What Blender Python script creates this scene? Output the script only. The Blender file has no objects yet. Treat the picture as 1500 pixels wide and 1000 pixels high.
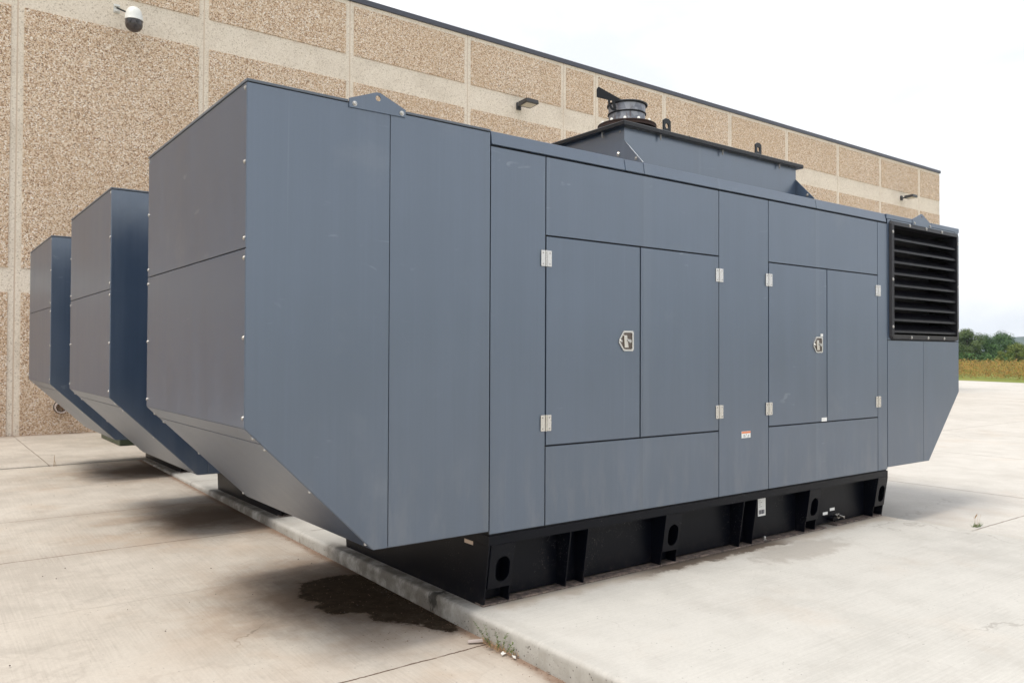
import bpy, bmesh, math, random
from mathutils import Vector, Matrix
random.seed(7)
C = bpy.context.scene.collection
SC = bpy.context.scene

# ------------------------------------------------------------------ camera
M = [[0.7973859766, -0.6034567524, 0.0039436323],
     [-0.0121758214, -0.0095544035, 0.9998802242],
     [0.6033467938, 0.7973384861, 0.0149661291]]
cam = bpy.data.cameras.new('camera')
cam.sensor_width = 36.0
cam.lens = 1170.0/1500*36
cam.clip_end = 6000
camo = bpy.data.objects.new('camera', cam)
C.objects.link(camo)
r, u, f = M
camo.matrix_world = Matrix(((r[0], u[0], -f[0], -2.95877), (r[1], u[1], -f[1], -4.14253),
                            (r[2], u[2], -f[2], 1.62488), (0, 0, 0, 1)))
cam.dof.use_dof = True
cam.dof.focus_distance = 7.0
cam.dof.aperture_fstop = 5.6
SC.camera = camo

# ------------------------------------------------------------------ node helper
class N:
    def __init__(s, t):
        s.t = t; s.n = t.nodes; s.l = t.links
    def put(s, inp, v):
        if v is None: return
        if isinstance(v, bpy.types.NodeSocket): s.l.new(v, inp)
        else:
            if inp.type == 'RGBA' and len(v) == 3: v = (*v, 1)
            inp.default_value = v
    def m(s, op, a, b=None, c=None, clamp=False):
        q = s.n.new('ShaderNodeMath'); q.operation = op; q.use_clamp = clamp
        s.put(q.inputs[0], a); s.put(q.inputs[1], b); s.put(q.inputs[2], c)
        return q.outputs[0]
    def vm(s, op, a, b=None):
        q = s.n.new('ShaderNodeVectorMath'); q.operation = op
        s.put(q.inputs[0], a); s.put(q.inputs[1], b)
        return q.outputs[0]
    def mix(s, f, a, b, mode='MIX'):
        q = s.n.new('ShaderNodeMix'); q.data_type = 'RGBA'; q.blend_type = mode
        s.put(q.inputs[0], f); s.put(q.inputs[6], a); s.put(q.inputs[7], b)
        return q.outputs[2]
    def noise(s, v, sc, d=3, r=.55, dim='3D', out=0, dist=0.0):
        q = s.n.new('ShaderNodeTexNoise'); q.noise_dimensions = dim
        s.put(q.inputs['Vector'], v); q.inputs['Scale'].default_value = sc
        q.inputs['Detail'].default_value = d; q.inputs['Roughness'].default_value = r
        q.inputs['Distortion'].default_value = dist
        return q.outputs[out]
    def vor(s, v, sc, out='Color', feat='F1', rnd=1.0):
        q = s.n.new('ShaderNodeTexVoronoi'); q.feature = feat
        s.put(q.inputs['Vector'], v); q.inputs['Scale'].default_value = sc
        q.inputs['Randomness'].default_value = rnd
        return q.outputs[out]
    def ramp(s, f, stops, interp='LINEAR'):
        q = s.n.new('ShaderNodeValToRGB'); s.put(q.inputs[0], f)
        e = q.color_ramp.elements; q.color_ramp.interpolation = interp
        while len(e) < len(stops): e.new(.5)
        for k, (p, c) in enumerate(stops):
            e[k].position = p; e[k].color = (*c, 1) if len(c) == 3 else c
        return q.outputs[0]
    def step(s, v, lo, hi):      # smooth map lo->0, hi->1
        q = s.n.new('ShaderNodeMapRange'); q.interpolation_type = 'SMOOTHSTEP'
        s.put(q.inputs[0], v); s.put(q.inputs[1], lo); s.put(q.inputs[2], hi)
        return q.outputs[0]
    def co(s):
        return s.n.new('ShaderNodeTexCoord').outputs['Object']
    def scale(s, v, sx, sy, sz):
        return s.vm('MULTIPLY', v, (sx, sy, sz))
    def rnd(s): return s.n.new('ShaderNodeObjectInfo').outputs['Random']
    def xyz(s, v):
        q = s.n.new('ShaderNodeSeparateXYZ'); s.put(q.inputs[0], v); return q.outputs
    def sepc(s, v):
        q = s.n.new('ShaderNodeSeparateColor'); s.put(q.inputs[0], v); return q.outputs
    def bump(s, h, st, d):
        q = s.n.new('ShaderNodeBump'); s.put(q.inputs['Height'], h)
        q.inputs['Strength'].default_value = st; q.inputs['Distance'].default_value = d
        return q.outputs[0]

def mat(name, fn):
    m = bpy.data.materials.new(name); m.use_nodes = True
    n = N(m.node_tree); b = m.node_tree.nodes['Principled BSDF']
    kw = fn(n)
    for k, v in kw.items():
        n.put(b.inputs[k], v)
    return m

def plain(name, col, rough=.5, metal=0., spec=.5, var=.12, sc=14):
    def fn(n):
        v = n.noise(n.co(), sc, 4, .6)
        c = n.mix(v, tuple(x*(1-var) for x in col), tuple(min(1, x*(1+var)) for x in col))
        rr = n.m('MULTIPLY_ADD', v, .2, rough-.1)
        return {'Base Color': c, 'Roughness': rr, 'Metallic': metal, 'Specular IOR Level': spec}
    return mat(name, fn)

# --- painted sheet metal
def paint(n, streak=1.0):
    c0 = n.co(); rn = n.rnd()
    off = n.n.new('ShaderNodeCombineXYZ'); n.put(off.inputs[0], n.m('MULTIPLY', rn, 37.)); n.put(off.inputs[1], n.m('MULTIPLY', rn, 91.))
    c = n.vm('ADD', c0, off.outputs[0])
    st = n.noise(n.scale(c, 60, 60, 1.0), 1, 4, .6)           # rain streaks, run vertically
    st2 = n.noise(n.scale(c, 7, 7, .45), 1, 3, .6)
    cl = n.noise(c, 1.1, 4, .55)
    fine = n.noise(c, 260, 2, .6)
    t = n.m('ADD', n.m('MULTIPLY', st, .26), n.m('ADD', n.m('MULTIPLY', st2, .36), n.m('MULTIPLY', cl, .38)))
    base = n.mix(n.step(t, .36, .66), (.018, .038, .078), (.031, .054, .100))
    base = n.mix(n.m('MULTIPLY', n.m('SUBTRACT', rn, .5), .12), base, (.08, .10, .13))
    drip = n.step(n.noise(n.scale(c, 60, 60, .5), 1, 2, .5), .66, .82)
    base = n.mix(n.m('MULTIPLY', drip, .13), base, (.22, .24, .25))
    base = n.mix(n.m('MULTIPLY', n.step(n.noise(n.vm('ADD', c, (3, 7, 1)), 1.7, 5, .62), .60, .75), .11), base, (.2, .21, .22))
    zz = n.xyz(c0)[2]
    dust = n.m('MULTIPLY', n.step(zz, 1.25, .45), n.step(n.noise(n.scale(c, 9, 9, 2.5), 1, 5, .65), .42, .7))
    base = n.mix(n.m('MULTIPLY', dust, .14), base, (.26, .24, .21))
    scuff = n.m('MULTIPLY', n.step(n.noise(n.scale(c, 2.2, 2.2, 9), 1, 3, .6, dist=1.5), .66, .74), n.step(n.noise(c, 1.6, 2), .5, .62))
    base = n.mix(n.m('MULTIPLY', scuff, .22), base, (.3, .33, .36))
    c = c0
    x = n.xyz(c)
    for xs_, w_ in ((1.404, .11), (3.662, .09), (2.27, .03), (-.01, .02)):
        d = n.m('SUBTRACT', x[0], xs_)
        k = n.m('MULTIPLY', n.step(d, -.012, .004), n.step(d, w_, .01))
        k = n.m('MULTIPLY', k, n.m('MULTIPLY_ADD', n.noise(n.scale(c, 40, 40, .6), 1, 3, .6), 1.2, -.1))
        base = n.mix(n.m('MULTIPLY', k, .20), base, (.16, .18, .20))
        dk = n.m('MULTIPLY', n.step(d, -.10, -.01), n.step(d, .0, -.012))
        base = n.mix(n.m('MULTIPLY', dk, .22), base, (.016, .026, .048))
    rough = n.m('ADD', n.m('MULTIPLY', t, .24), .20)
    h = n.m('ADD', n.m('ADD', n.noise(n.vm('ADD', c, off.outputs[0]), 1.3, 1, .4), n.m('MULTIPLY', n.noise(n.vm('ADD', c, off.outputs[0]), 3.1, 1, .4), .22)), n.m('MULTIPLY', fine, .0004))
    return {'Base Color': base, 'Roughness': rough, 'Specular IOR Level': .80, 'IOR': 1.9, 'Specular Tint': (.87, .94, 1.0, 1),
            'Normal': n.bump(h, .40, .014)}
PAINT = mat('grey_enclosure_paint', paint)
def blackpaint(n):
    c = n.co(); x = n.xyz(c)
    nn = n.noise(c, 18, 5, .7)
    dust = n.m('MULTIPLY', n.step(nn, .45, .8), n.step(x[2], .22, .0))
    spots = n.m('MULTIPLY', n.step(n.noise(c, 70, 4, .8), .58, .68), n.step(n.noise(c, 3.4, 3), .50, .62))
    b = n.mix(n.m('MULTIPLY', dust, .3), (.0022, .0030, .0062), (.06, .048, .04))
    b = n.mix(n.m('MULTIPLY', spots, .6), b, (.16, .15, .14))
    return {'Base Color': b, 'Roughness': n.m('MULTIPLY_ADD', nn, .2, .26), 'Specular IOR Level': .16}
BLACK = mat('black_skid_paint', blackpaint)
def flangem(n):
    c = n.co(); x = n.xyz(c)
    nn = n.noise(c, 25, 5, .7)
    b = n.mix(n.step(nn, .35, .7), (.05, .04, .036), (.24, .18, .15))
    return {'Base Color': b, 'Roughness': .75}
FLANGE = mat('dusty_rusty_flange', flangem)
DARK = plain('gap_black', (.006, .006, .007), .7)
LOUV = plain('louver_black', (.015, .015, .019), .42, spec=.35)
SLAT = plain('louver_slat_black', (.006, .006, .009), .40, spec=.28)
CAPM = plain('edge_trim_paint', (.10, .12, .15), .35)
LIDM = plain('lid_dark_paint', (.007, .008, .011), .3, spec=.35)
BOLTW = plain('bolt_bright', (.80, .79, .76), .5, .0)
STEEL = plain('stainless', (.64, .62, .59), .26, 1.0, sc=8, var=.05)
BOLT = plain('bolt_zinc', (.50, .49, .47), .3, .9, sc=80)
BOLTP = plain('bolt_grey', (.26, .25, .24), .4, .4, sc=80)
LATIN = plain('latch_recess', (.14, .115, .10), .45, .6)
PAPER = plain('paper_white', (.80, .80, .78), .5, sc=40, var=.05)
INK = plain('print_grey', (.12, .12, .14), .6)
ORANGE = plain('print_orange', (.75, .22, .08), .5)
def galv(n):
    c = n.co(); x = n.xyz(c)
    v = n.vor(c, 22)
    g = n.sepc(v)[0]
    b = n.mix(g, (.17, .18, .21), (.30, .31, .34))
    ru = n.m('MULTIPLY', n.step(n.noise(n.scale(c, 30, 30, 5), 1, 4, .7), .52, .7), n.step(x[2], 3.72, 3.50))
    b = n.mix(n.m('MULTIPLY', ru, .8), b, (.08, .035, .02))
    return {'Base Color': b, 'Roughness': .48, 'Metallic': .65}
GALV = mat('weathered_galvanised', galv)
RUST = plain('rusty_flange', (.030, .014, .011), .85, var=.7, sc=40)
CHAR = plain('rain_cap_black', (.006, .007, .010), .4, spec=.3)

# --- concrete
def concrete(kind):
    def fn(n):
        c = n.co(); x = n.xyz(c)
        big = n.noise(c, .45, 4, .55)
        mid = n.noise(c, 2.6, 5, .62)
        fin = n.noise(c, 42, 4, .7)
        grit = n.noise(c, 240, 2, .7)
        if kind == 'pad':
            a, b = (.445, .432, .405), (.545, .53, .50)
            broom = n.noise(n.scale(c, 1.2, 70, 1), 1, 3, .6)
        elif kind == 'right':
            a, b = (.455, .435, .405), (.55, .53, .50)
            broom = n.noise(n.scale(c, 60, 1.4, 1), 1, 3, .6)
        else:
            a, b = (.40, .360, .315), (.53, .485, .43)
            broom = n.noise(n.scale(c, 75, 1.6, 1), 1, 3, .6)
        t = n.m('ADD', n.m('MULTIPLY', big, .4), n.m('ADD', n.m('MULTIPLY', mid, .4), n.m('MULTIPLY', broom, .26)))
        base = n.mix(n.step(t, .40, .64), a, b)
        base = n.mix(n.m('MULTIPLY', n.step(fin, .3, .75), .22), base, tuple(v*.72 for v in a))
        base = n.mix(n.m('MULTIPLY', n.step(grit, .35, .75), .20), base, tuple(min(1, v*1.25) for v in b))
        # warm iron-ish blooms and grey blotches
        bl = n.step(n.noise(n.vm('ADD', c, (5, 2, 0)), .8, 5, .6), .53, .72)
        base = n.mix(n.m('MULTIPLY', bl, .42 if kind == 'low' else .2), base, (.44, .33, .24))
        gb = n.step(n.noise(n.vm('ADD', c, (9, 4, 0)), 1.4, 5, .65), .55, .74)
        base = n.mix(n.m('MULTIPLY', gb, .30 if kind == 'low' else .18), base, (.29, .26, .23))
        crk = n.vor(n.vm('ADD', c, n.scale(n.noise(c, 2.5, 4, .6, out=1), .5, .5, .5)), .33, 'Distance', 'DISTANCE_TO_EDGE')
        crk = n.m('MULTIPLY', n.step(crk, .0035, .0008), n.step(n.noise(n.vm('ADD', c, (1, 8, 3)), .5, 2), .52, .60))
        base = n.mix(n.m('MULTIPLY', crk, .30 if kind != 'low' else .5), base, (.13, .10, .08))
        tid = n.noise(n.vm('ADD', c, (2, 2, 9)), .9, 5, .6)
        rim = n.m('MULTIPLY', n.step(tid, .50, .515), n.step(tid, .54, .515))
        base = n.mix(n.m('MULTIPLY', rim, .05 if kind != 'low' else .12), base, (.22, .18, .15))
        spk = n.m('MULTIPLY', n.step(n.noise(c, 75, 3, .8), .62, .72), n.step(n.noise(c, 1.5, 4, .6), .46, .62))
        base = n.mix(n.m('MULTIPLY', spk, .38), base, (.17, .13, .105))
        # small pits
        pit = n.m('MULTIPLY', n.step(n.vor(c, 26, 'Distance'), .16, .07), n.step(n.noise(c, 5, 2), .54, .6))
        base = n.mix(n.m('MULTIPLY', pit, .55), base, (.13, .12, .11))
        h = n.m('ADD', n.m('MULTIPLY', broom, .5), n.m('ADD', n.m('MULTIPLY', fin, .5), n.m('MULTIPLY', grit, .25)))
        wob = n.m('MULTIPLY', n.m('SUBTRACT', n.noise(c, 7, 4, .7), .5), .035)
        joints = []
        def line(coord, pos, w, dep=1.0, lo=None, axis=None):
            d = n.m('ABSOLUTE', n.m('SUBTRACT', n.m('ADD', coord, wob), pos))
            k = n.step(d, w, w*.45)
            return n.m('MULTIPLY', k, dep)
        rough = .85; specv = .35
        if kind == 'low':
            for yj, w, d in ((5.18, .010, .50), (3.50, .013, .62), (1.90, .009, .18), (-.17, .009, .95), (-2.1, .012, .6), (7.0, .010, .3)):
                joints.append(line(x[1], yj, w, d))
            joints.append(line(x[0], -5.9, .010, .5))
            
            # dirt along joints
            for yj in (5.18, 3.50):
                d = n.m('ABSOLUTE', n.m('SUBTRACT', x[1], yj))
                kk = n.m('MULTIPLY', n.step(d, .30, .0), n.step(mid, .35, .65))
                base = n.mix(n.m('MULTIPLY', kk, .28), base, (.22, .17, .13))
            # rust-brown silt at the foot of the kerb
            dk = n.m('ADD', n.m('ABSOLUTE', n.m('ADD', x[0], .10)), n.m('MULTIPLY', n.m('SUBTRACT', n.noise(c, 9, 4, .7), .5), .12))
            base = n.mix(n.m('MULTIPLY', n.step(dk, .10, .015), .75), base, (.17, .085, .045))
            base = n.mix(n.m('MULTIPLY', n.step(dk, .42, .03), .25), base, (.26, .185, .14))
            # old drip stains plus painted shade where the hoods stand over the slab
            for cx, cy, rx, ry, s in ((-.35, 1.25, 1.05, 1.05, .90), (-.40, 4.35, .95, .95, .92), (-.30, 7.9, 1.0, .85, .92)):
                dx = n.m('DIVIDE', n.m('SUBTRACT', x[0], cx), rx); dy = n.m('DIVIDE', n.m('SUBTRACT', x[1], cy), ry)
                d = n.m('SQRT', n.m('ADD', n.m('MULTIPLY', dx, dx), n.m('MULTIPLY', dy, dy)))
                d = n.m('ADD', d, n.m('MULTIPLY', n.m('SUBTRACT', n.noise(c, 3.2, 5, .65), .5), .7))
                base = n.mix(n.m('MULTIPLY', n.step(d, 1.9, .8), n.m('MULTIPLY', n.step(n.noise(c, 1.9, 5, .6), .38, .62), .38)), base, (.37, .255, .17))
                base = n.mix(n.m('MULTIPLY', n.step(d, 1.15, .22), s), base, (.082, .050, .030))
            # wet oil patch
            oil = None
            for cx, cy, rx, ry, ang in ((-.36, 1.28, .36, .42, 0), (-.20, .80, .30, .46, 0), (-.18, .40, .11, .28, .2), (-.45, 1.02, .26, .26, 0)):
                dx = n.m('DIVIDE', n.m('SUBTRACT', x[0], cx), rx); dy = n.m('DIVIDE', n.m('SUBTRACT', x[1], cy), ry)
                d = n.m('SQRT', n.m('ADD', n.m('MULTIPLY', dx, dx), n.m('MULTIPLY', dy, dy)))
                oil = d if oil is None else n.m('MINIMUM', oil, d)
            oil = n.m('ADD', oil, n.m('MULTIPLY', n.m('SUBTRACT', n.noise(c, 6, 8, .72), .5), 1.05))
            k = n.step(oil, 1.03, .90)
            base = n.mix(n.m('MULTIPLY', n.step(oil, 1.35, .95), .45), base, (.11, .075, .05))
            base = n.mix(n.m('MULTIPLY', k, n.m('MULTIPLY_ADD', n.noise(c, 9, 7, .8), -.9, 1.40, clamp=True)), base, n.mix(n.noise(c, 16, 5, .7), (.002, .0015, .001), (.065, .044, .027)))
            rough = n.m('SUBTRACT', .88, n.m('MULTIPLY', k, .10)); specv = n.m('SUBTRACT', .35, n.m('MULTIPLY', k, .28))
        elif kind == 'pad':
            # brown water stains that creep out from under the skids
            for y0 in (0.0,):
                d = n.m('ADD', n.m('MULTIPLY', x[1], -1), n.m('MULTIPLY', n.m('SUBTRACT', n.noise(c, 3.5, 5, .65), .5), .40))
                k = n.m('MULTIPLY', n.step(d, .16, -.02), n.m('MULTIPLY', n.step(x[0], -.1, .2), n.step(x[1], .5, .3)))
                base = n.mix(n.m('MULTIPLY', k, .55), base, (.27, .21, .155))
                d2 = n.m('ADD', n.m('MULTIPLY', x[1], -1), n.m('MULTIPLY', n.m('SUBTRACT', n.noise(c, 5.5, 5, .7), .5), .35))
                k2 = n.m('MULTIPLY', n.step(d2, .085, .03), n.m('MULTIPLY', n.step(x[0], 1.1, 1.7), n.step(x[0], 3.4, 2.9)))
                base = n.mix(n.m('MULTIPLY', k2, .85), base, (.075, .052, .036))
                bx = n.m('DIVIDE', n.m('SUBTRACT', x[0], 3.0), .75); by = n.m('DIVIDE', n.m('ADD', x[1], .28), .26)
                d3 = n.m('ADD', n.m('SQRT', n.m('ADD', n.m('MULTIPLY', bx, bx), n.m('MULTIPLY', by, by))), n.m('MULTIPLY', n.m('SUBTRACT', n.noise(c, 6, 6, .7), .5), 1.5))
                base = n.mix(n.m('MULTIPLY', n.step(d3, 1.0, .55), .42), base, (.24, .205, .175))
            # kerb face: weathered greyer with pits, dark drips where oil ran over
            kf = n.step(x[2], -.012, -.05)
            kn = n.step(n.noise(n.scale(c, 5, 5, 5), 1, 6, .65), .35, .7)
            base = n.mix(n.m('MULTIPLY', kf, n.m('MULTIPLY_ADD', kn, .5, .35)), base, (.30, .285, .25))
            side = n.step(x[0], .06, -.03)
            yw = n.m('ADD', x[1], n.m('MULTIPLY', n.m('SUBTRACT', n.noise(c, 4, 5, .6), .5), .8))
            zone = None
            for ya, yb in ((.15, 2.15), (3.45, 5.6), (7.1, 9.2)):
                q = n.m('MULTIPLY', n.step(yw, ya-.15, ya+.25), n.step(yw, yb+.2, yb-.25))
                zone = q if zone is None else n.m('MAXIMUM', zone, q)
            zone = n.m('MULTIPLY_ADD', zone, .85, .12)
            grime_shade = n.m('MULTIPLY', n.m('MULTIPLY', side, zone), n.step(n.noise(c, 6, 6, .68), .22, .58))  # kerb dirt with the shade under each hood painted into it
            base = n.mix(n.m('MULTIPLY', grime_shade, .78), base, (.085, .068, .05))
            rs = n.m('ADD', n.m('ABSOLUTE', n.m('SUBTRACT', x[1], .50)), n.m('MULTIPLY', n.m('SUBTRACT', n.noise(n.scale(c, 1, 1, .5), 13, 5, .7), .5), .22))
            base = n.mix(n.m('MULTIPLY', n.m('MULTIPLY', n.step(rs, .055, .015), n.step(x[0], .05, -.03)), .85), base, (.016, .013, .010))
            pit2 = n.m('MULTIPLY', kf, n.step(n.vor(c, 38, 'Distance'), .24, .12))
            base = n.mix(n.m('MULTIPLY', n.m('MULTIPLY', pit2, n.step(n.noise(c, 6, 2), .47, .56)), .8), base, (.09, .08, .07))
            h = n.m('SUBTRACT', h, n.m('MULTIPLY', pit2, 1.5))
            joints.append(line(x[1], -5.4, .010, .7)); joints.append(line(x[1], 2.8, .010, .7)); joints.append(line(x[1], 6.3, .010, .7))
        elif kind == 'right':
            for xj in (7.95, 12.0, 16.1, 20.2, 24.3, 28.4, 32.5, 36.6, 40.7, 44.8, 48.9):
                joints.append(line(x[0], xj, .016, .75))
            for yj in (-.55, 4.6, 9.75, 14.9, 20, 25.1, 30.2, -5.7, -10.8, -15.9):
                joints.append(line(x[1], yj, .013, .65))
        elif kind == 'apron':
            for xj in (-1.32, 2.17, 5.66, 9.15, -4.8): joints.append(line(x[0], xj, .009, .7))
            d = n.m('ADD', x[1], n.m('MULTIPLY', n.m('SUBTRACT', n.noise(c, 5, 4, .7), .5), .25))
            base = n.mix(n.m('MULTIPLY', n.step(d, 13.55, 13.9), .6), base, (.26, .17, .11))
        jj = None
        for j in joints: jj = j if jj is None else n.m('MAXIMUM', jj, j)
        if jj is not None:
            jj = n.m('MULTIPLY', jj, n.step(n.noise(n.scale(c, 3, 3, 3), 1, 4, .7), .28, .48))
            base = n.mix(jj, base, (.10, .062, .042))
            h = n.m('SUBTRACT', h, n.m('MULTIPLY', jj, 2.5))
        return {'Base Color': base, 'Roughness': rough, 'Specular IOR Level': specv, 'Normal': n.bump(h, .45, .004)}
    return mat('concrete_'+kind, fn)
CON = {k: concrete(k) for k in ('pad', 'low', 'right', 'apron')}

def aggregate(n):
    c0 = n.co(); rn = n.rnd()
    off = n.n.new('ShaderNodeCombineXYZ'); n.put(off.inputs[0], n.m('MULTIPLY', rn, 31.)); n.put(off.inputs[2], n.m('MULTIPLY', rn, 17.))
    c = n.vm('ADD', c0, off.outputs[0])
    g = n.sepc(n.vor(c, 56)); d = n.vor(c, 56, 'Distance')
    col = n.ramp(g[0], [(0, (.13, .07, .04)), (.12, (.28, .17, .10)), (.30, (.52, .36, .24)), (.6, (.66, .50, .355)),
                        (.80, (.74, .62, .49)), (.93, (.85, .77, .68)), (1, (.90, .87, .84))])
    g2 = n.sepc(n.vor(c, 24))
    col = n.mix(n.m('MULTIPLY', n.step(g2[1], .6, 1.), .22), col, (.38, .24, .14))
    col = n.mix(n.m('MULTIPLY', n.step(g2[2], .7, 1.), .24), col, (.80, .72, .60))
    big = n.noise(n.scale(c, .6, .6, .25), 1, 4, .55)
    col = n.mix(n.m('MULTIPLY', n.step(big, .42, .68), .22), col, (.50, .35, .22))
    run = n.m('MULTIPLY', n.step(n.noise(n.scale(c, 2.2, 2.2, .22), 1, 4, .6), .52, .72), .16)
    col = n.mix(run, col, (.42, .31, .21))
    low = n.m('MULTIPLY', n.step(n.xyz(c0)[2], 1.6, .1), .22)
    col = n.mix(low, col, (.36, .25, .17))
    col = n.mix(n.m('MULTIPLY', rn, .08), col, (.55, .40, .28))
    return {'Base Color': col, 'Roughness': .8, 'Specular IOR Level': .3, 'Normal': n.bump(n.m('SUBTRACT', 1., d), .55, .009)}
AGG = mat('exposed_pebble_aggregate', aggregate)
def sand(n):
    c = n.co()
    g = n.sepc(n.vor(c, 56)); nn = n.noise(c, 1.2, 5, .6); st = n.noise(n.scale(c, 3, 3, .5), 1, 4, .6)
    col = n.mix(g[0], (.68, .595, .49), (.81, .73, .63))
    col = n.mix(n.m('MULTIPLY', n.step(g[1], .86, .98), .5), col, (.26, .18, .12))
    col = n.mix(n.m('MULTIPLY', n.step(nn, .45, .7), .2), col, (.36, .29, .22))
    col = n.mix(n.m('MULTIPLY', n.step(st, .5, .75), .18), col, (.72, .65, .56))
    return {'Base Color': col, 'Roughness': .85, 'Specular IOR Level': .3, 'Normal': n.bump(g[2], .3, .003)}
SAND = mat('sandblasted_precast', sand)
CAULK = plain('joint_sealant', (.60, .48, .38), .7)
COPING = plain('coping_metal', (.052, .056, .078), .42)
ROOFM = plain('roof_membrane', (.35, .35, .34), .9)
LAMPM = plain('lamp_bronze', (.035, .035, .038), .4)
LENS = plain('lamp_lens', (.50, .47, .38), .25)
WHITEP = plain('camera_white', (.70, .71, .69), .35)
DOME = plain('smoked_dome', (.06, .052, .054), .12)
GREENB = plain('cabinet_green', (.030, .045, .022), .45)
PVC = plain('pvc_pinkish', (.50, .42, .38), .5)
def leafm(name, a, b, c3):
    def fn(n):
        c = n.co(); t = n.noise(c, .5, 3, .6); t2 = n.noise(c, 5, 2, .6)
        k = n.m('ADD', n.m('MULTIPLY', t, .5), n.m('MULTIPLY', t2, .5))
        return {'Base Color': n.ramp(k, [(.32, a), (.5, b), (.68, c3)]), 'Roughness': .7, 'Specular IOR Level': .25}
    return mat(name, fn)
LEAFD = leafm('foliage_dark', (.024, .062, .016), (.050, .110, .028), (.10, .17, .045))
LEAFM = leafm('foliage_mid', (.045, .075, .024), (.075, .115, .034), (.12, .145, .05))
LEAFY = leafm('foliage_yellow_green', (.085, .12, .025), (.13, .165, .035), (.19, .21, .05))
BARK = plain('bark', (.06, .045, .035), .9, var=.4, sc=6)
def meadow(n):
    c = n.co()
    t = n.noise(c, .75, 4, .65); t2 = n.noise(n.scale(c, 1.8, 1.8, 2.6), 1, 4, .65); z = n.xyz(c)[2]
    k = n.m('ADD', n.m('MULTIPLY', t, .55), n.m('MULTIPLY', t2, .45))
    col = n.ramp(k, [(.36, (.10, .050, .030)), (.43, (.12, .15, .035)), (.465, (.24, .125, .040)), (.50, (.32, .19, .045)),
                     (.53, (.15, .18, .04)), (.57, (.25, .13, .05)), (.63, (.10, .12, .03))])
    return {'Base Color': col, 'Roughness': .85, 'Specular IOR Level': .2}
MEADOW = mat('tall_dry_weeds', meadow)
def turf(n):
    c = n.co(); t = n.noise(c, .3, 5, .6); t2 = n.noise(c, 4, 3, .6)
    return {'Base Color': n.ramp(n.m('ADD', n.m('MULTIPLY', t, .5), n.m('MULTIPLY', t2, .5)),
            [(.35, (.11, .15, .022)), (.5, (.17, .20, .035)), (.65, (.21, .19, .05))]), 'Roughness': .9, 'Specular IOR Level': .2}
TURF = mat('grass_ground', turf)
HILLM = leafm('wooded_hill', (.030, .050, .024), (.04, .062, .028), (.05, .075, .034))
WEED = leafm('weed_green', (.05, .085, .02), (.09, .14, .035), (.13, .18, .05))
STRAW = plain('dry_straw', (.36, .22, .10), .8, var=.35, sc=50)

# ------------------------------------------------------------------ mesh helpers
class MB:
    def __init__(s): s.bm = bmesh.new()
    def hexa(s, v):                                     # 8 corners, bottom 4 ccw then top 4
        q = [s.bm.verts.new(p) for p in v]
        for f in ((3, 2, 1, 0), (4, 5, 6, 7), (0, 1, 5, 4), (1, 2, 6, 5), (2, 3, 7, 6), (3, 0, 4, 7)):
            s.bm.faces.new([q[i] for i in f])
        return s
    def box(s, x0, x1, y0, y1, z0, z1):
        return s.hexa([(x0, y0, z0), (x1, y0, z0), (x1, y1, z0), (x0, y1, z0), (x0, y0, z1), (x1, y0, z1), (x1, y1, z1), (x0, y1, z1)])
    def prism(s, pts, vec):                             # polygon (3D points) pushed along vec
        a = [s.bm.verts.new(p) for p in pts]; v = Vector(vec)
        b = [s.bm.verts.new(Vector(p)+v) for p in pts]
        s.bm.faces.new(a); s.bm.faces.new(b[::-1])
        k = len(a)
        for i in range(k): s.bm.faces.new([a[i], b[i], b[(i+1) % k], a[(i+1) % k]])
        return s
    def cyl(s, p0, p1, r0, r1=None, seg=16, caps=True):
        r1 = r0 if r1 is None else r1
        p0, p1 = Vector(p0), Vector(p1); d = (p1-p0).normalized()
        a = d.orthogonal().normalized(); b = d.cross(a)
        R0 = []; R1 = []
        for i in range(seg):
            t = 2*math.pi*i/seg; o = a*math.cos(t)+b*math.sin(t)
            R0.append(s.bm.verts.new(p0+o*r0)); R1.append(s.bm.verts.new(p1+o*r1))
        for i in range(seg):
            j = (i+1) % seg; s.bm.faces.new([R0[i], R0[j], R1[j], R1[i]])
        if caps: s.bm.faces.new(R0[::-1]); s.bm.faces.new(R1)
        return s
    def lathe(s, cx, cy, prof, seg=40):                 # [(r,z)...]
        rings = []
        for r_, z in prof:
            if r_ < 1e-5: rings.append([s.bm.verts.new((cx, cy, z))])
            else: rings.append([s.bm.verts.new((cx+r_*math.cos(2*math.pi*i/seg), cy+r_*math.sin(2*math.pi*i/seg), z)) for i in range(seg)])
        for A, B in zip(rings, rings[1:]):
            for i in range(seg):
                j = (i+1) % seg
                q = [A[i % len(A)], A[j % len(A)], B[j % len(B)], B[i % len(B)]]
                q = list(dict.fromkeys(q))
                if len(q) > 2: s.bm.faces.new(q)
        return s
    def bevel(s, w, seg=1, ang=30):
        bmesh.ops.recalc_face_normals(s.bm, faces=s.bm.faces)
        e = [x for x in s.bm.edges if len(x.link_faces) == 2 and x.calc_face_angle() > math.radians(ang)]
        bmesh.ops.bevel(s.bm, geom=e, offset=w, segments=seg, affect='EDGES', profile=.5)
        return s
    def obj(s, name, m, parent=None, smooth=False, ang=35, recalc=True):
        if recalc: bmesh.ops.recalc_face_normals(s.bm, faces=s.bm.faces)
        me = bpy.data.meshes.new(name); s.bm.to_mesh(me); s.bm.free()
        me.materials.append(m)
        if smooth:
            me.polygons.foreach_set('use_smooth', [True]*len(me.polygons))
            try: me.set_sharp_from_angle(angle=math.radians(ang))
            except Exception: pass
        o = bpy.data.objects.new(name, me); C.objects.link(o)
        if parent: o.parent = parent
        return o
def tag(o, label=None, cat=None, group=None, kind=None):
    for k, v in (('label', label), ('category', cat), ('group', group), ('kind', kind)):
        if v: o[k] = v
    return o
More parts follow.
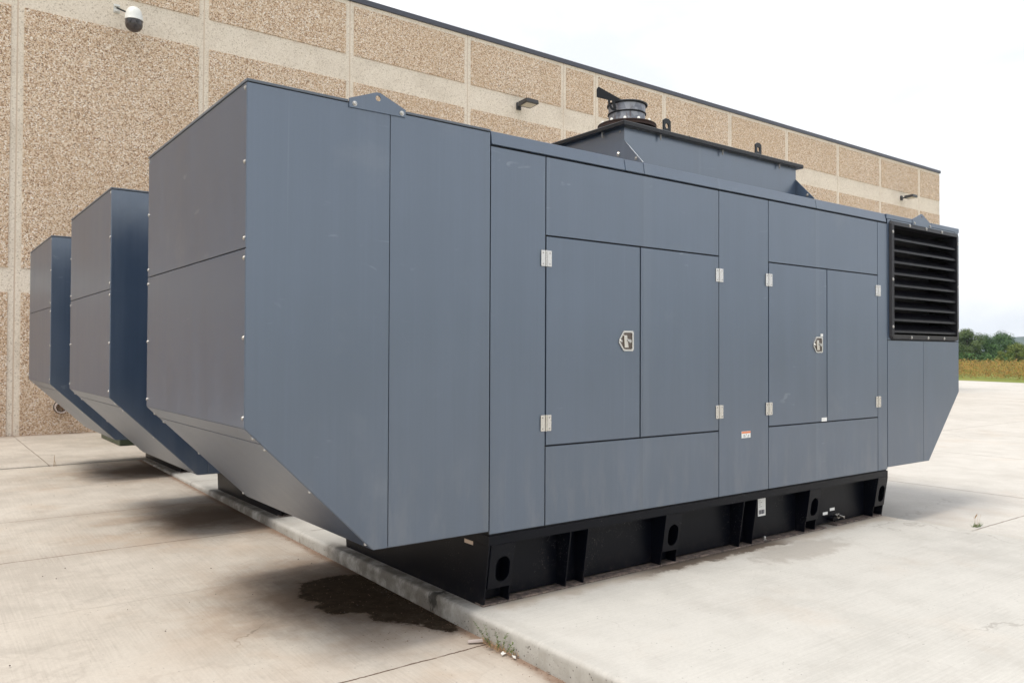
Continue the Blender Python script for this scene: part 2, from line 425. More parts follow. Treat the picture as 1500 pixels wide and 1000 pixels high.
def empty(name, loc=(0, 0, 0), **k):
    o = bpy.data.objects.new(name, None); o.location = loc; o.empty_display_size = .1
    C.objects.link(o); return tag(o, **k)
def kids(o): return [c for c in bpy.data.objects if c.parent == o]
def panel(name, parent, x0, x1, z0, z1, m=None, gap=.0035, th=.012, y=0.0, bev=.0018):
    """sheet-metal panel lying in the front plane y, gap taken off every side"""
    return MB().box(x0+gap, x1-gap, y, y+th, z0+gap, z1-gap).bevel(bev).obj(name, m or PAINT, parent)
def poly_xz(name, parent, pts, y0, y1, m, bev=.0018):
    return MB().prism([(x, y0, z) for x, z in pts], (0, y1-y0, 0)).bevel(bev).obj(name, m, parent)
def shrink(pts, g):
    """inset a convex 2D polygon (ccw or cw) by g"""
    n = len(pts); area = sum(pts[i][0]*pts[(i+1) % n][1]-pts[(i+1) % n][0]*pts[i][1] for i in range(n))
    s = 1 if area > 0 else -1; L = []
    for i in range(n):
        a = Vector(pts[i]); b = Vector(pts[(i+1) % n]); d = (b-a).normalized()
        nn = Vector((-d.y, d.x))*s; L.append((a+nn*g, d))
    out = []
    for i in range(n):
        p, d = L[i-1]; q, e = L[i]
        den = d.x*e.y-d.y*e.x
        t = ((q-p).x*e.y-(q-p).y*e.x)/den
        w = p+d*t; out.append((w.x, w.y))
    return out

# ------------------------------------------------------------------ generator enclosure
H, ZR, ZS, ZH, ZB, ZM = 3.05, 2.9537, .4674, .4959, 1.2288, 2.1686
XA, XB, XC = -1.5605, -.7226, -.8171
X1, X2, X3, X4, X5, X6, X7 = .4587, 1.3667, 2.2759, 2.9403, 3.8381, 4.7418, 4.9278
X9, XD, XS, ZB2 = 6.493, 5.7946, 5.674, 1.2117
ZD, ZE = 2.4194, 1.0047
W = 2.126

def bolt(parent, p, d, r_=.009, h=.008, m=BOLT, name='bolt'):
    p = Vector(p); d = Vector(d).normalized()
    b = MB(); b.cyl(p-d*.001, p+d*.0025, r_*1.35, seg=14)
    b.cyl(p+d*.0025, p+d*(h*.7), r_, r_*.95, seg=6); b.cyl(p+d*(h*.7), p+d*h, r_*.95, r_*.55, seg=6)
    return b.obj(name, m, parent)

def make_generator():
    g = empty('generator_enclosure')
    # ---------------- skid base
    sb = MB()
    sb.box(.012, X7-.012, .150, W-.150, .02, ZS-.006)                        # inner webs (closed trough)
    for yy, sg in ((0, 1), (W, -1)):
        a, b = sorted((yy, yy+sg*.152)); sb.box(0, X7, a, b, .403, ZS-.004)         # top flange
    for x0 in (0.0, X7-.012): sb.box(x0, x0+.012, .1525, W-.1525, .403, ZS-.004)
    # end plates, tapered to the foot
    for x0, x1 in ((0.0, .012), (X7-.012, X7)):
        sb.prism([(x0, .002, .4025), (x0, W-.002, .4025), (x0, W-.066, .0), (x0, .066, .0)], (x1-x0, 0, 0))
    sk = sb.obj('skid_base', BLACK, g)
    def slant(z): return .004+(.403-z)/.403*.062
    def gusset(x):
        for s in (0, 1):
            p = [(x, slant(.4025), .4025), (x, .151, .4025), (x, .151, .0145), (x, slant(.0145), .0145)]
            if s: p = [(x, W-y, z) for _, y, z in p]
            MB().prism(p, (.010, 0, 0)).obj('gusset', BLACK, sk)
    for x in (.69, .855, 2.61, 2.785, .198, 1.650, 1.822, 3.560, 3.730, 4.742): gusset(x)
    # lifting plates with an oblong hole
    for x0, x1 in ((.016, .208), (1.650, 1.832), (3.560, 3.740), (4.742, X7-.004)):
        bm = bmesh.new(); z0, z1 = .114, .4025
        cx = (x0+x1)/2+.012; w, hh = .056, .083; cz = .236
        oval = []
        for i in range(24):
            t = 2*math.pi*i/24; ox = w*math.cos(t); oz = w*math.sin(t)+(hh-w)*(1 if math.sin(t) > 0 else -1)
            oval.append((cx+ox, cz+oz))
        def yz(z, o): return slant(z)-.008+o
        for o in (0, .012):
            outer = []
            for i in range(24):
                t = 2*math.pi*i/24; c_, s_ = math.cos(t), math.sin(t)
                k = min(((x1-cx) if c_ > 0 else (cx-x0))/max(abs(c_), 1e-6), ((z1-cz) if s_ > 0 else (cz-z0))/max(abs(s_), 1e-6))
                outer.append((cx+c_*k, cz+s_*k))
            # snap nearest points to the corners
            for kx in (x0, x1):
                for kz in (z0, z1):
                    j = min(range(24), key=lambda i: (outer[i][0]-kx)**2+(outer[i][1]-kz)**2); outer[j] = (kx, kz)
            A = [bm.verts.new((x, yz(z, o), z)) for x, z in outer]; B = [bm.verts.new((x, yz(z, o), z)) for x, z in oval]
            for i in range(24): bm.faces.new([A[i], A[(i+1) % 24], B[(i+1) % 24], B[i]])
            if o == 0: A0, B0 = A, B
        for i in range(24):
            j = (i+1) % 24
            bm.faces.new([A0[i], A0[j], A[j], A[i]]); bm.faces.new([B0[i], B[i], B[j], B0[j]])
        mb = MB(); mb.bm.free(); mb.bm = bm; mb.obj('lifting_plate', BLACK, sk)
    # corner fillets at the top of the plates
    bf = MB()
    for a, b, yy in ((-.004, 3.93, 0), (4.10, X7, 0), (0, X7, 1)):
        y0, y1 = (.060, .152) if yy == 0 else (W-.152, W-.060)
        bf.box(a, b, y0, y1, .0, .013)
    bf.bevel(.003).obj('bottom_flange', FLANGE, sk)
    MB().box(-.0015, .0, .18, .28, .375, .40).obj('sticker', CAULK, sk)
    bolt(sk, (3.02, .10, .013), (0, 0, 1), .016, .03, name='bolt')
    # drain fittings
    b = MB(); b.cyl((4.10, .150, .060), (4.10, .085, .060), .022, seg=16); b.cyl((4.10, .095, .060), (4.10, .085, .060), .027, seg=6)
    b.obj('drain_plug', BLACK, sk, True)
    b = MB(); b.cyl((4.20, .150, .078), (4.20, .10, .078), .017); b.cyl((4.20, .115, .078), (4.20, .10, .078), .026, seg=6); b.cyl((4.215, .10, .082), (4.225, .055, .070), .015)
    b.obj('drain_valve', STEEL, sk, True)
    for x, z in ((4.045, .112), (4.165, .139)):
        t = MB().box(x-.04, x+.04, .1465, .149, z-.013, z+.013).obj('sticker', PAPER, sk)
    # ---------------- body frame and panels
    bf = MB(); bf.box(.008, X7-.004, .014, W-.014, ZS-.004, ZR+.06).obj('body_frame', DARK, g)
    for x0, x1, z0, z1, nm in ((0, X1, ZS, ZR, 'side_panel'), (X1, X3, ZS, ZE, 'side_panel'), (X1, X3, ZD, ZR, 'side_panel'),
                               (X3, X4, ZS, ZR, 'side_panel'), (X4, X6, ZS, ZE, 'side_panel'), (X4, X6, ZD, ZR, 'side_panel'),
                               (X6, X7, ZS, ZR, 'side_panel')):
        gp = .0042
        p = panel(nm, g, x0, x1, z0+(.004 if z0 == ZS else 0), z1, gap=gp)
        if x0 == X3:
            s = MB().box(2.568, 2.687, -.0016, .0006, .930, .985).obj('sticker', PAPER, p)
            MB().box(2.570, 2.685, -.0030, -.0014, .968, .983).obj('stripe', ORANGE, s)
            k = MB()
            for i, (xx, zz, ww) in enumerate(((2.60, .953, .012), (2.63, .957, .010), (2.66, .95, .012), (2.605, .942, .03), (2.655, .939, .02))):
                k.box(xx-ww/2, xx+ww/2, -.0028, -.0012, zz-.0025, zz+.0025)
            k.obj('print', INK, s)
    # rear side of the body, same division without doors
    for x0, x1 in ((0, X1), (X1, X3), (X3, X4), (X4, X6), (X6, X7)):
        panel('rear_side_panel', g, x0, x1, ZS, ZR, y=W-.012)
    # doors
    def door(x0, x1, hinge_x, latch_x):
        d = panel('door', g, x0, x1, ZE, ZD, gap=.0062, y=-.002, th=.016, bev=.0025)
        sgn = 1 if hinge_x == x0 else -1
        for zc in (2.264, 1.160):
            hb = MB()
            for s in (-1, 1):
                xa, xb = sorted((hinge_x+s*.0085, hinge_x+s*.046))
                hb.box(xa, xb, -.0095, -.0015, zc-.054, zc+.054)
            hb.bevel(.0022, 2)
            MB().box(hinge_x-.0085, hinge_x+.0085, -.0028, -.0012, zc-.054, zc+.054).obj('hinge_gap', DARK, d)
            q = MB().cyl((hinge_x, -.0085, zc-.055), (hinge_x, -.0085, zc+.055), .0048, seg=14)
            for a, b in ((-.054, -.019), (-.017, .017), (.019, .054)):
                q.cyl((hinge_x, -.0085, zc+a), (hinge_x, -.0085, zc+b), .0058, seg=14)
            h = hb.obj('hinge', STEEL, d)
            q.obj('hinge_pin', STEEL, h, True)
            for s in (-1, 1):
                for t in (-1, 1):
                    MB().cyl((hinge_x+s*.029, -.0094, zc+t*.037), (hinge_x+s*.029, -.0125, zc+t*.037), .0055, .003, seg=10).obj('hinge_screw', BOLTP, h)
        if latch_x:
            x, z = latch_x
            out = [(-.078, .012), (-.036, .072), (-.026, .077), (.062, .077), (.072, .067), (.072, -.060), (.062, -.070), (-.026, -.070), (-.036, -.064), (-.078, -.012)]
            inn = [(a*.80-.001, b*.83) for a, b in out]
            bm = bmesh.new(); V = []
            for pts, yy in ((out, -.0015), (out, -.011), (inn, -.011), (inn, .0)):
                V.append([bm.verts.new((x+a, yy, z+b)) for a, b in pts])
            k = len(out)
            for A, B in zip(V, V[1:]):
                for i in range(k): bm.faces.new([A[i], A[(i+1) % k], B[(i+1) % k], B[i]])
            mb = MB(); mb.bm.free(); mb.bm = bm
            la = mb.obj('latch', STEEL, d)
            MB().prism([(x+a*.84-.001, -.0042, z+b*.86) for a, b in out], (0, .003, 0)).obj('latch_recess', LATIN, la)
            hd = MB(); hd.hexa([(x-.020, -.012, z-.046), (x+.012, -.020, z-.046), (x+.012, -.006, z-.046), (x-.020, -.004, z-.046),
                                (x-.028, -.012, z+.044), (x-.004, -.020, z+.044), (x-.004, -.006, z+.044), (x-.028, -.004, z+.044)])
            hd.bevel(.002).obj('latch_handle', STEEL, la)
            MB().cyl((x+.024, -.004, z+.002), (x+.024, -.024, z+.002), .013).obj('keyhole', BOLT, la, True)
            kb = MB(); kb.cyl((x+.004, -.006, z+.008), (x+.004, -.027, z+.008), .010)
            MB().cyl((x-.058, -.010, z+.002), (x-.058, -.017, z+.002), .012, .009).obj('latch_pin', BOLT, la, True)
            kb.obj('latch_pin', BOLT, la, True)
        return d
    door(X1, X2, X1, (1.216, 1.716)); door(X2, X3, X3, None)
    d3 = door(X4, X5, X4, (3.682, 1.712)); door(X5, X6, X6, None)
    MB().box(3.744, 3.828, -.0045, -.0015, 1.012, 1.046).obj('sticker', PAPER, d3)
    MB().box(3.728, 3.758, -.010, -.0015, 1.792, 1.816).obj('tag_plate', PAPER, d3)
    # ---------------- roof of the body: lipped sheets with joints
    xs = [0.003, 1.204, 1.404, 3.662, 4.905]
    for a, b in zip(xs, xs[1:]):
        a += .002; b -= .002; zb = ZR+.008
        MB().hexa([(a, -.008, zb), (b, -.008, zb), (b, W+.008, zb), (a, W+.008, zb), (a, .008, H), (b, .008, H), (b, W-.008, H), (a, W-.008, H)]).bevel(.005, 2).obj('roof_panel', PAINT, g)
    # ---------------- intake hood (left end)
    hp = [(XA, H-.010), (XA, ZB), (XC, ZH), (0, ZH), (0, H-.010)]
    core = shrink(hp, .009)
    MB().prism([(x, .010, z) for x, z in core], (0, W-.020, 0)).obj('hood_frame', DARK, g)
    g_ = .0028
    for y0, y1, nm in ((0.0, .010, 'hood_side_panel'), (W-.010, W, 'rear_hood_side_panel')):
        poly_xz(nm, g, shrink([(XA, H-.012), (XA, ZB), (XC, ZH), (XB, ZH), (XB, H-.012)], g_/2), y0, y1, PAINT)
        poly_xz(nm, g, shrink([(XB, H-.012), (XB, ZH), (-.001, ZH), (-.001, H-.012)], g_), y0, y1, PAINT)
    # end faces
    e1 = MB().box(XA-.002, XA+.008, .004, W-.004, ZM+.0035, H-.013).bevel(.0018).obj('end_panel', PAINT, g)
    e2 = MB().box(XA-.002, XA+.008, .004, W-.004, ZB+.001, ZM-.0035).bevel(.0018).obj('end_panel', PAINT, g)
    dv = Vector((XC-XA, 0, ZH-ZB)); L = dv.length; dn = dv.normalized(); nrm = Vector((-abs(dn.z), 0, -abs(dn.x))).normalized()
    if nrm.x > 0: nrm = -nrm
    nrm = Vector((dn.z, 0, -dn.x)); nrm = nrm if nrm.z < 0 else -nrm
    A = Vector((XA, 0, ZB))
    bev = []
    for t0, t1 in ((.002, .118), (.125, L-.004)):
        o = A+dn*t0; p = A+dn*t1
        m_ = MB().prism([o+Vector((0, .004, 0))-nrm*.008, p+Vector((0, .004, 0))-nrm*.008, p+Vector((0, .004, 0))+nrm*.002, o+Vector((0, .004, 0))+nrm*.002], (0, W-.008, 0))
        bev.append(m_.bevel(.0018).obj('sloped_panel', PAINT, g))
    MB().box(XC+.004, -.004, .004, W-.004, ZH-.001, ZH+.008).obj('hood_floor', PAINT, g)
    for z in (3.010, 2.622, 2.222): bolt(e1, (XA-.002, .026, z), (-1, 0, 0)); bolt(e1, (XA-.002, W-.022, z), (-1, 0, 0))
    for z in (2.118, 1.700, 1.282): bolt(e2, (XA-.002, .026, z), (-1, 0, 0)); bolt(e2, (XA-.002, W-.022, z), (-1, 0, 0))
    for k, t in ((0, .075), (1, .165), (1, .52), (1, L-.05)):
        for yy in (.024, W-.022):
            p = A+dn*t+nrm*.002; bolt(bev[k], (p.x, yy, p.z), nrm)
    # hood cap with a thin lip, broken at the bracket
    cp = MB(); cp.box(XA-.006, -.002, .012, W-.012, H-.011, H-.001)
    cp.obj('hood_roof', CAPM, g)
    for a, b in ((XA-.006, -.992), (-.618, -.004)):
        MB().box(a, b, -.006, .014, H-.010, H+.004).bevel(.0015).obj('roof_trim', CAPM, g)
    MB().box(XA-.008, XA+.012, .0145, W, H-.010, H+.004).bevel(.0015).obj('roof_trim', CAPM, g)
    # lifting brackets
    def bracket(pts, hole, bolts, hr=.017):
        bm = bmesh.new(); n = len(pts)
        # plate with a round hole: fan between outline samples and the hole ring
        K = 40; cx, cz = hole
        ring = [(cx+hr*math.cos(2*math.pi*i/K), cz+hr*math.sin(2*math.pi*i/K)) for i in range(K)]
        outer = []
        for i in range(K):
            t = 2*math.pi*i/K; d = Vector((math.cos(t), math.sin(t))); best = None
            for j in range(n):
                a = Vector(pts[j])-Vector((cx, cz)); e = Vector(pts[(j+1) % n])-Vector(pts[j])
                den = d.x*e.y-d.y*e.x
                if abs(den) < 1e-9: continue
                s = (a.x*e.y-a.y*e.x)/den; q = (a.x*d.y-a.y*d.x)/den
                if s > 0 and -1e-6 <= q <= 1+1e-6 and (best is None or s < best): best = s
            outer.append((cx+d.x*best, cz+d.y*best))
        for p in pts:
            j = min(range(K), key=lambda i: abs(math.atan2(math.sin(math.atan2(p[1]-cz, p[0]-cx)-2*math.pi*i/K), math.cos(math.atan2(p[1]-cz, p[0]-cx)-2*math.pi*i/K))))
            outer[j] = p
        R = []
        for yy in (-.0085, -.0065+.006):
            R.append(([bm.verts.new((x, yy, z)) for x, z in outer], [bm.verts.new((x, yy, z)) for x, z in ring]))
        for i in range(K):
            j = (i+1) % K
            for o_, i_ in R: bm.faces.new([o_[i], o_[j], i_[j], i_[i]])
            bm.faces.new([R[0][0][i], R[0][0][j], R[1][0][j], R[1][0][i]]); bm.faces.new([R[0][1][i], R[0][1][j], R[1][1][j], R[1][1][i]])
        mb = MB(); mb.bm.free(); mb.bm = bm
        o = mb.obj('lifting_bracket', PAINT, g)
        for x, z in bolts: bolt(o, (x, -.0085, z), (0, -1, 0), .011, .010)
    bracket([(-.988, 3.012), (-.627, 3.016), (-.625, 3.060), (-.793, 3.128), (-.818, 3.127), (-.988, 3.062)], (-.806, 3.094), ((-.955, 3.036), (-.652, 3.036)))
    bracket([(5.432, 2.990), (5.852, 2.990), (5.852, 3.030), (5.640, 3.122), (5.620, 3.122), (5.432, 3.048)], (5.632, 3.09), ((5.475, 3.010), (5.812, 3.010)), .012)
    # ---------------- discharge hood (right end)
    hq = [(X7, H-.010), (X7, ZH), (XD, ZH), (X9, ZB2), (X9, H-.010)]
    LX0, LX1, LZ0, LZ1 = 5.012, 6.395, 1.832, 2.944
    # hollow behind the louvre: frame built as a shell of boxes
    fr = MB(); fr.prism([(x, .30, z) for x, z in shrink(hq, .009)], (0, W-.31, 0))
    fr.prism([(x, .010, z) for x, z in shrink([(X7, LZ0-.012), (X7, ZH), (XD, ZH), (X9, ZB2), (X9, LZ0-.012)], .009)], (0, .289, 0))
    fr.box(X7+.009, LX0-.004, .010, .299, LZ0-.02, H-.02); fr.box(LX1+.004, X9-.009, .010, .299, LZ0-.02, H-.02)
    fr.box(LX0-.004, LX1+.004, .010, .299, LZ1+.004, H-.02)
    fr.obj('hood_frame', DARK, g)
    zc = 1.775
    poly_xz('hood_side_panel', g, shrink([(X7+.004, zc), (X7+.004, ZH), (XS, ZH), (XS, zc)], g_), 0.0, .010, PAINT)
    poly_xz('hood_side_panel', g, shrink([(XS, zc), (XS, ZH), (XD, ZH), (X9, ZB2), (X9, zc)], g_), 0.0, .010, PAINT)
    poly_xz('hood_side_panel', g, shrink([(X7+.004, H-.014), (X7+.004, zc), (LX0-.01, zc), (LX0-.01, H-.014)], g_), 0.0, .010, PAINT)
    poly_xz('hood_side_panel', g, shrink([(LX1+.006, H-.014), (LX1+.006, zc), (X9, zc), (X9, H-.014)], g_), 0.0, .010, PAINT)
    poly_xz('hood_side_panel', g, shrink([(LX0-.008, H-.014), (LX0-.008, LZ1+.004), (LX1+.004, LZ1+.004), (LX1+.004, H-.014)], g_), 0.0, .010, PAINT)
    poly_xz('rear_hood_side_panel', g, shrink(hq, .002), W-.010, W, PAINT)
    MB().box(X9-.008, X9+.002, .004, W-.004, ZB2+.002, H-.013).bevel(.0018).obj('end_panel', PAINT, g)
    a_ = Vector((X9, .004, ZB2)); b_ = Vector((XD, .004, ZH)); dd = (b_-a_).normalized(); nn = Vector((-dd.z, 0, dd.x)); nn = nn if nn.z < 0 else -nn
    MB().prism([a_-nn*.008, b_-nn*.008, b_+nn*.002, a_+nn*.002], (0, W-.008, 0)).obj('sloped_panel', PAINT, g)
    MB().box(X7+.004, XD-.004, .004, W-.004, ZH-.001, ZH+.008).obj('hood_floor', PAINT, g)
    MB().box(X7+.002, X9+.006, .012, W-.012, H-.012, H-.004).obj('hood_roof', PAINT, g)
    for a, b in ((4.909, 5.428), (5.856, X9+.006)):
        MB().box(a, b, -.006, .020, 3.003, H).bevel(.003).obj('roof_trim', PAINT, g)
    MB().box(5.430, 5.854, -.0005, .020, 3.003, H).obj('roof_trim', PAINT, g)
    # louvre
    lf = empty('louver'); lf.parent = g
    F0, F1, G0, G1 = 4.962, 6.452, 1.783, 2.990
    bm = bmesh.new()
    ch = .028
    out = [(F0, G0+ch), (F0, G1-ch), (F0+ch, G1), (F1-ch, G1), (F1, G1-ch), (F1, G0+ch), (F1-ch, G0), (F0+ch, G0)]
    inn = [(LX0, LZ0), (LX0, LZ1), (LX0, LZ1), (LX1, LZ1), (LX1, LZ1), (LX1, LZ0), (LX1, LZ0), (LX0, LZ0)]
    eps = .001
    inn = [(LX0, LZ0+eps), (LX0, LZ1-eps), (LX0+eps, LZ1), (LX1-eps, LZ1), (LX1, LZ1-eps), (LX1, LZ0+eps), (LX1-eps, LZ0), (LX0+eps, LZ0)]
    mid = [(x+(.010 if x < 5.6 else -.010), z+(.010 if z < 2.4 else -.010)) for x, z in out]
    V = []
    for pts, yy in ((out, -.001), (mid, -.026), (inn, -.030), (inn, .09)):
        V.append([bm.verts.new((x, yy, z)) for x, z in pts])
    for A_, B_ in zip(V, V[1:]):
        for i in range(8): bm.faces.new([A_[i], A_[(i+1) % 8], B_[(i+1) % 8], B_[i]])
    mb = MB(); mb.bm.free(); mb.bm = bm
    lfr = mb.obj('louver_frame', LOUV, lf)
    for x, z in ((4.992, 2.874), (4.992, 2.392), (4.992, 1.911), (6.424, 2.869), (6.424, 2.385), (6.424, 1.900), (5.339, 2.968), (5.693, 2.968), (6.044, 2.968), (5.368, 1.806), (5.726, 1.806), (6.088, 1.806)):
        bolt(lfr, (x, -.0275, z), (0, -1, 0), .012, .009)
    for k in range(9):
        z = 1.853+.1178*k
        MB().prism([(LX0+.001, -.016, z), (LX0+.001, -.016, z+.021), (LX0+.001, -.004, z+.024), (LX0+.001, .100, z+.098), (LX0+.001, .106, z+.090), (LX0+.001, .006, z+.014), (LX0+.001, -.010, z)],
                   (LX1-LX0-.002, 0, 0)).obj('louver_slat', SLAT, lf)
    MB().box(LX0-.003, LX1+.003, .285, .298, LZ0-.01, LZ1+.003).obj('louver_screen', DARK, lf)
    # ---------------- exhaust box on the roof
    bx0, bx1, by0, by1, bz = 1.398, 3.650, .200, W-.200, 3.360
    eb = MB().box(bx0, bx1, by0, by1, H-.01, bz).obj('exhaust_box', PAINT, g)
    ld = MB(); ld.box(bx0-.052, bx1+.052, by0-.050, by1+.050, bz, bz+.036)
    lid = ld.bevel(.005).obj('exhaust_lid', LIDM, eb)
    for x in (1.78, 2.55, 3.36):
        bolt(lid, (x, by0-.022, bz+.001), (0, 0, -1), .007, .045, BOLTP)
        bolt(lid, (x, by1+.022, bz+.001), (0, 0, -1), .007, .045, BOLTP)
    bolt(lid, (bx0-.022, .42, bz+.001), (0, 0, -1), .007, .045, BOLTP)
    bolt(eb, (bx0, .245, bz-.026), (-1, 0, 0), .008, .006, BOLTP)
    # end gussets down to the roof edge
    for x, s in ((bx0, 1), (bx1, -1)):
        t = MB().prism([(x, by0+.001, H+.001), (x, .000, H+.001), (x, by0+.001, 3.262)], (.005*s, 0, 0)).bevel(.0009).obj('box_gusset', PAINT, eb)
        t2 = MB().prism([(x, by1-.001, H+.001), (x, W, H+.001), (x, by1-.001, 3.262)], (.005*s, 0, 0)).obj('box_gusset', PAINT, eb)
        bolt(t, (x-.0005 if s > 0 else x-.006, .075, 3.095), (-1, 0, 0), .011, .008, BOLTP)
    bolt(eb, (bx0, .262, 3.165), (-1, 0, 0), .013, .013); bolt(eb, (bx0, .52, 3.175), (-1, 0, 0), .013, .013)
    MB().prism([(bx0, .45, H+.001), (bx0-.10, .45, H+.001), (bx0, .45, 3.21)], (0, .006, 0)).obj('box_gusset', PAINT, eb)
    for x in (1.995, 3.235):
        o = []
        w = .045; top = 3.575; cxx = x+w
        prof = [(x, bz+.02), (x+2*w, bz+.02), (x+2*w, top-.025), (x+2*w-.008, top-.008), (x+2*w-.025, top), (x+.025, top), (x+.008, top-.008), (x, top-.025)]
        bm = bmesh.new(); K = 24; hz = top-.062; hr = .020
        R = []
        for yy in (.343, .355):
            ring = [bm.verts.new((cxx+hr*math.cos(2*math.pi*i/K), yy, hz+hr*1.15*math.sin(2*math.pi*i/K))) for i in range(K)]
            ou = []
            for i in range(K):
                t = 2*math.pi*i/K; c_, s_ = math.cos(t), math.sin(t)
                k = min(w/max(abs(c_), 1e-6), ((top-hz) if s_ > 0 else (hz-bz-.02))/max(abs(s_), 1e-6))
                ou.append([cxx+c_*k, hz+s_*k])
            for kx in (x, x+2*w):
                j = min(range(K), key=lambda i: (ou[i][0]-kx)**2+(ou[i][1]-bz-.02)**2); ou[j] = [kx, bz+.02]
                j = min(range(K), key=lambda i: (ou[i][0]-kx)**2+(ou[i][1]-top)**2); ou[j] = [kx+(.012 if kx == x else -.012), top-.010]
            R.append(([bm.verts.new((a, yy, b)) for a, b in ou], ring))
        for i in range(K):
            j = (i+1) % K
            for o_, i_ in R: bm.faces.new([o_[i], o_[j], i_[j], i_[i]])
            bm.faces.new([R[0][0][i], R[0][0][j], R[1][0][j], R[1][0][i]]); bm.faces.new([R[0][1][i], R[0][1][j], R[1][1][j], R[1][1][i]])
        mb = MB(); mb.bm.free(); mb.bm = bm; mb.obj('lifting_lug', LIDM, lid)
    # exhaust stack
    px, py = 1.728, .50
    ep = MB(); ep.lathe(px, py, [(.148, 3.40), (.148, 3.578), (.154, 3.580), (.154, 3.592), (.150, 3.594), (.151, 3.648), (.140, 3.648), (.138, 3.45)])
    pipe = ep.obj('exhaust_pipe', GALV, g, True)
    MB().lathe(px, py, [(.1535, 3.576), (.158, 3.579), (.158, 3.585), (.1535, 3.588)]).obj('pipe_band', CHAR, pipe, True)
    MB().lathe(px, py, [(.0, 3.390), (.19, 3.390), (.19, 3.455), (.0, 3.455)]).obj('pipe_collar', LIDM, pipe)
    fl = MB().lathe(px, py, [(.0, 3.456), (.242, 3.456), (.242, 3.472), (.236, 3.474), (.236, 3.478), (.240, 3.480), (.240, 3.490), (.149, 3.494), (.0, 3.494)]).obj('pipe_flange', RUST, pipe)
    for k in range(12):
        t = 2*math.pi*(k+.35)/12
        bolt(fl, (px+.215*math.cos(t), py+.215*math.sin(t), 3.490), (0, 0, 1), .013, .022, BOLTW)
    rc = MB().lathe(px+.004, py, [(0, 3.652), (.165, 3.650), (.167, 3.660), (.155, 3.668), (0, 3.672)]).obj('rain_cap', CHAR, pipe, True)
    nv = Vector((.603, .797, 0))*.009
    MB().prism([(1.458, .554, 3.777), (1.447, .562, 3.755), (1.447, .562, 3.694), (1.518, .509, 3.673), (1.531, .499, 3.668), (1.620, .432, 3.652), (1.625, .428, 3.662)], nv).obj('counterweight', CHAR, rc)
    MB().prism([(1.495, .482, 3.661), (1.510, .470, 3.672), (1.511, .470, 3.629), (1.524, .460, 3.598), (1.545, .444, 3.590), (1.555, .437, 3.578), (1.533, .454, 3.573), (1.515, .467, 3.583), (1.498, .480, 3.623)], nv).obj('cap_hinge', CHAR, rc)
    MB().prism([(1.516, .460, 3.664), (1.532, .448, 3.668), (1.548, .436, 3.590), (1.530, .450, 3.580)], nv).obj('cap_hinge', CHAR, rc)
    return g

gen = make_generator()
def dup(o, parent=None):
    c = o.copy(); C.objects.link(c); c.parent = parent
    for k in kids(o): dup(k, c)
    return c
gen2 = dup(gen); gen3 = dup(gen)
gen2.location = (0, 3.4757, 0); gen3.location = (0, 7.1067-.02, 0)
GG = 'standby generator enclosures lined up on the pad'
tag(gen, 'slate grey generator enclosure nearest the camera, its doors, louvre and exhaust stack in view', 'generator', GG)
tag(gen2, 'slate grey generator enclosure standing between the nearest one and the one next to the wall', 'generator', GG)
tag(gen3, 'slate grey generator enclosure farthest back, closest to the pebbled wall', 'generator', GG)

# paper tag with a bar code hanging on the skid of the nearest enclosure
sk0 = [k for k in kids(gen) if k.name.startswith('skid_base')][0]
tg = MB().box(2.99, 3.098, .1430, .1450, .209, .385).obj('paper_tag', PAPER, sk0)
b = MB(); x = 3.003
while x < 3.083:
    w = random.choice((.002, .003, .005)); b.box(x, x+w, .1415, .1428, .226, .262); x += w+random.choice((.002, .003, .004))
for k in range(4): b.box(3.005, 3.005+random.uniform(.02, .06), .1415, .1428, .29+k*.018, .2925+k*.018)
b.obj('bar_code', INK, tg)

# ------------------------------------------------------------------ ground
def sheet(name, pts, m, z=None):
    bm = bmesh.new(); bm.faces.new([bm.verts.new(p) for p in pts])
    mb = MB(); mb.bm.free(); mb.bm = bm
    return tag(mb.obj(name, m), kind='structure')
big = [(2600*math.cos(t*math.pi/24), 2600*math.sin(t*math.pi/24), -.42) for t in range(48)]
sheet('ground', big, TURF)
zl = lambda y: -.125+.0139*y
ex = lambda y: 54.3+(y-19)*.383
sheet('field', [(ex(-70)+.05, -70, -.14), (ex(-70)+150, -70, -.14), (ex(120)+150, 120, -.14), (ex(120)+.05, 120, -.14)], TURF)
bm_ = MB().hexa([(-40, -40, zl(-40)-.3), (-.07, -40, zl(-40)-.3), (-.07, 8.975, -.3), (-40, 8.975, -.3),
                 (-40, -40, zl(-40)), (-.07, -40, zl(-40)), (-.07, 8.975, zl(8.975)-.012), (-40, 8.975, zl(8.975)-.012)])
tag(bm_.obj('driveway_slab', CON['low']), kind='structure')
pad = MB().box(-.105, 4.953, -40, 8.985, -.6, 0).bevel(.028, 3)
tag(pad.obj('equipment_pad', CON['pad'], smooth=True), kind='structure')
tag(MB().box(-40, 4.953, 9.005, 13.97, -.35, 0).bevel(.012, 2).obj('apron', CON['apron'], smooth=True), kind='structure')
ex = lambda y: 54.3+(y-19)*.383
tag(MB().prism([(4.957, -60, -.12), (ex(-60), -60, -.12), (ex(75), 75, -.12), (36.6, 75, -.12), (36.6, 13.97, -.12), (4.957, 13.97, -.12)], (0, 0, -.28)).obj('concrete_yard', CON['right']), kind='structure')

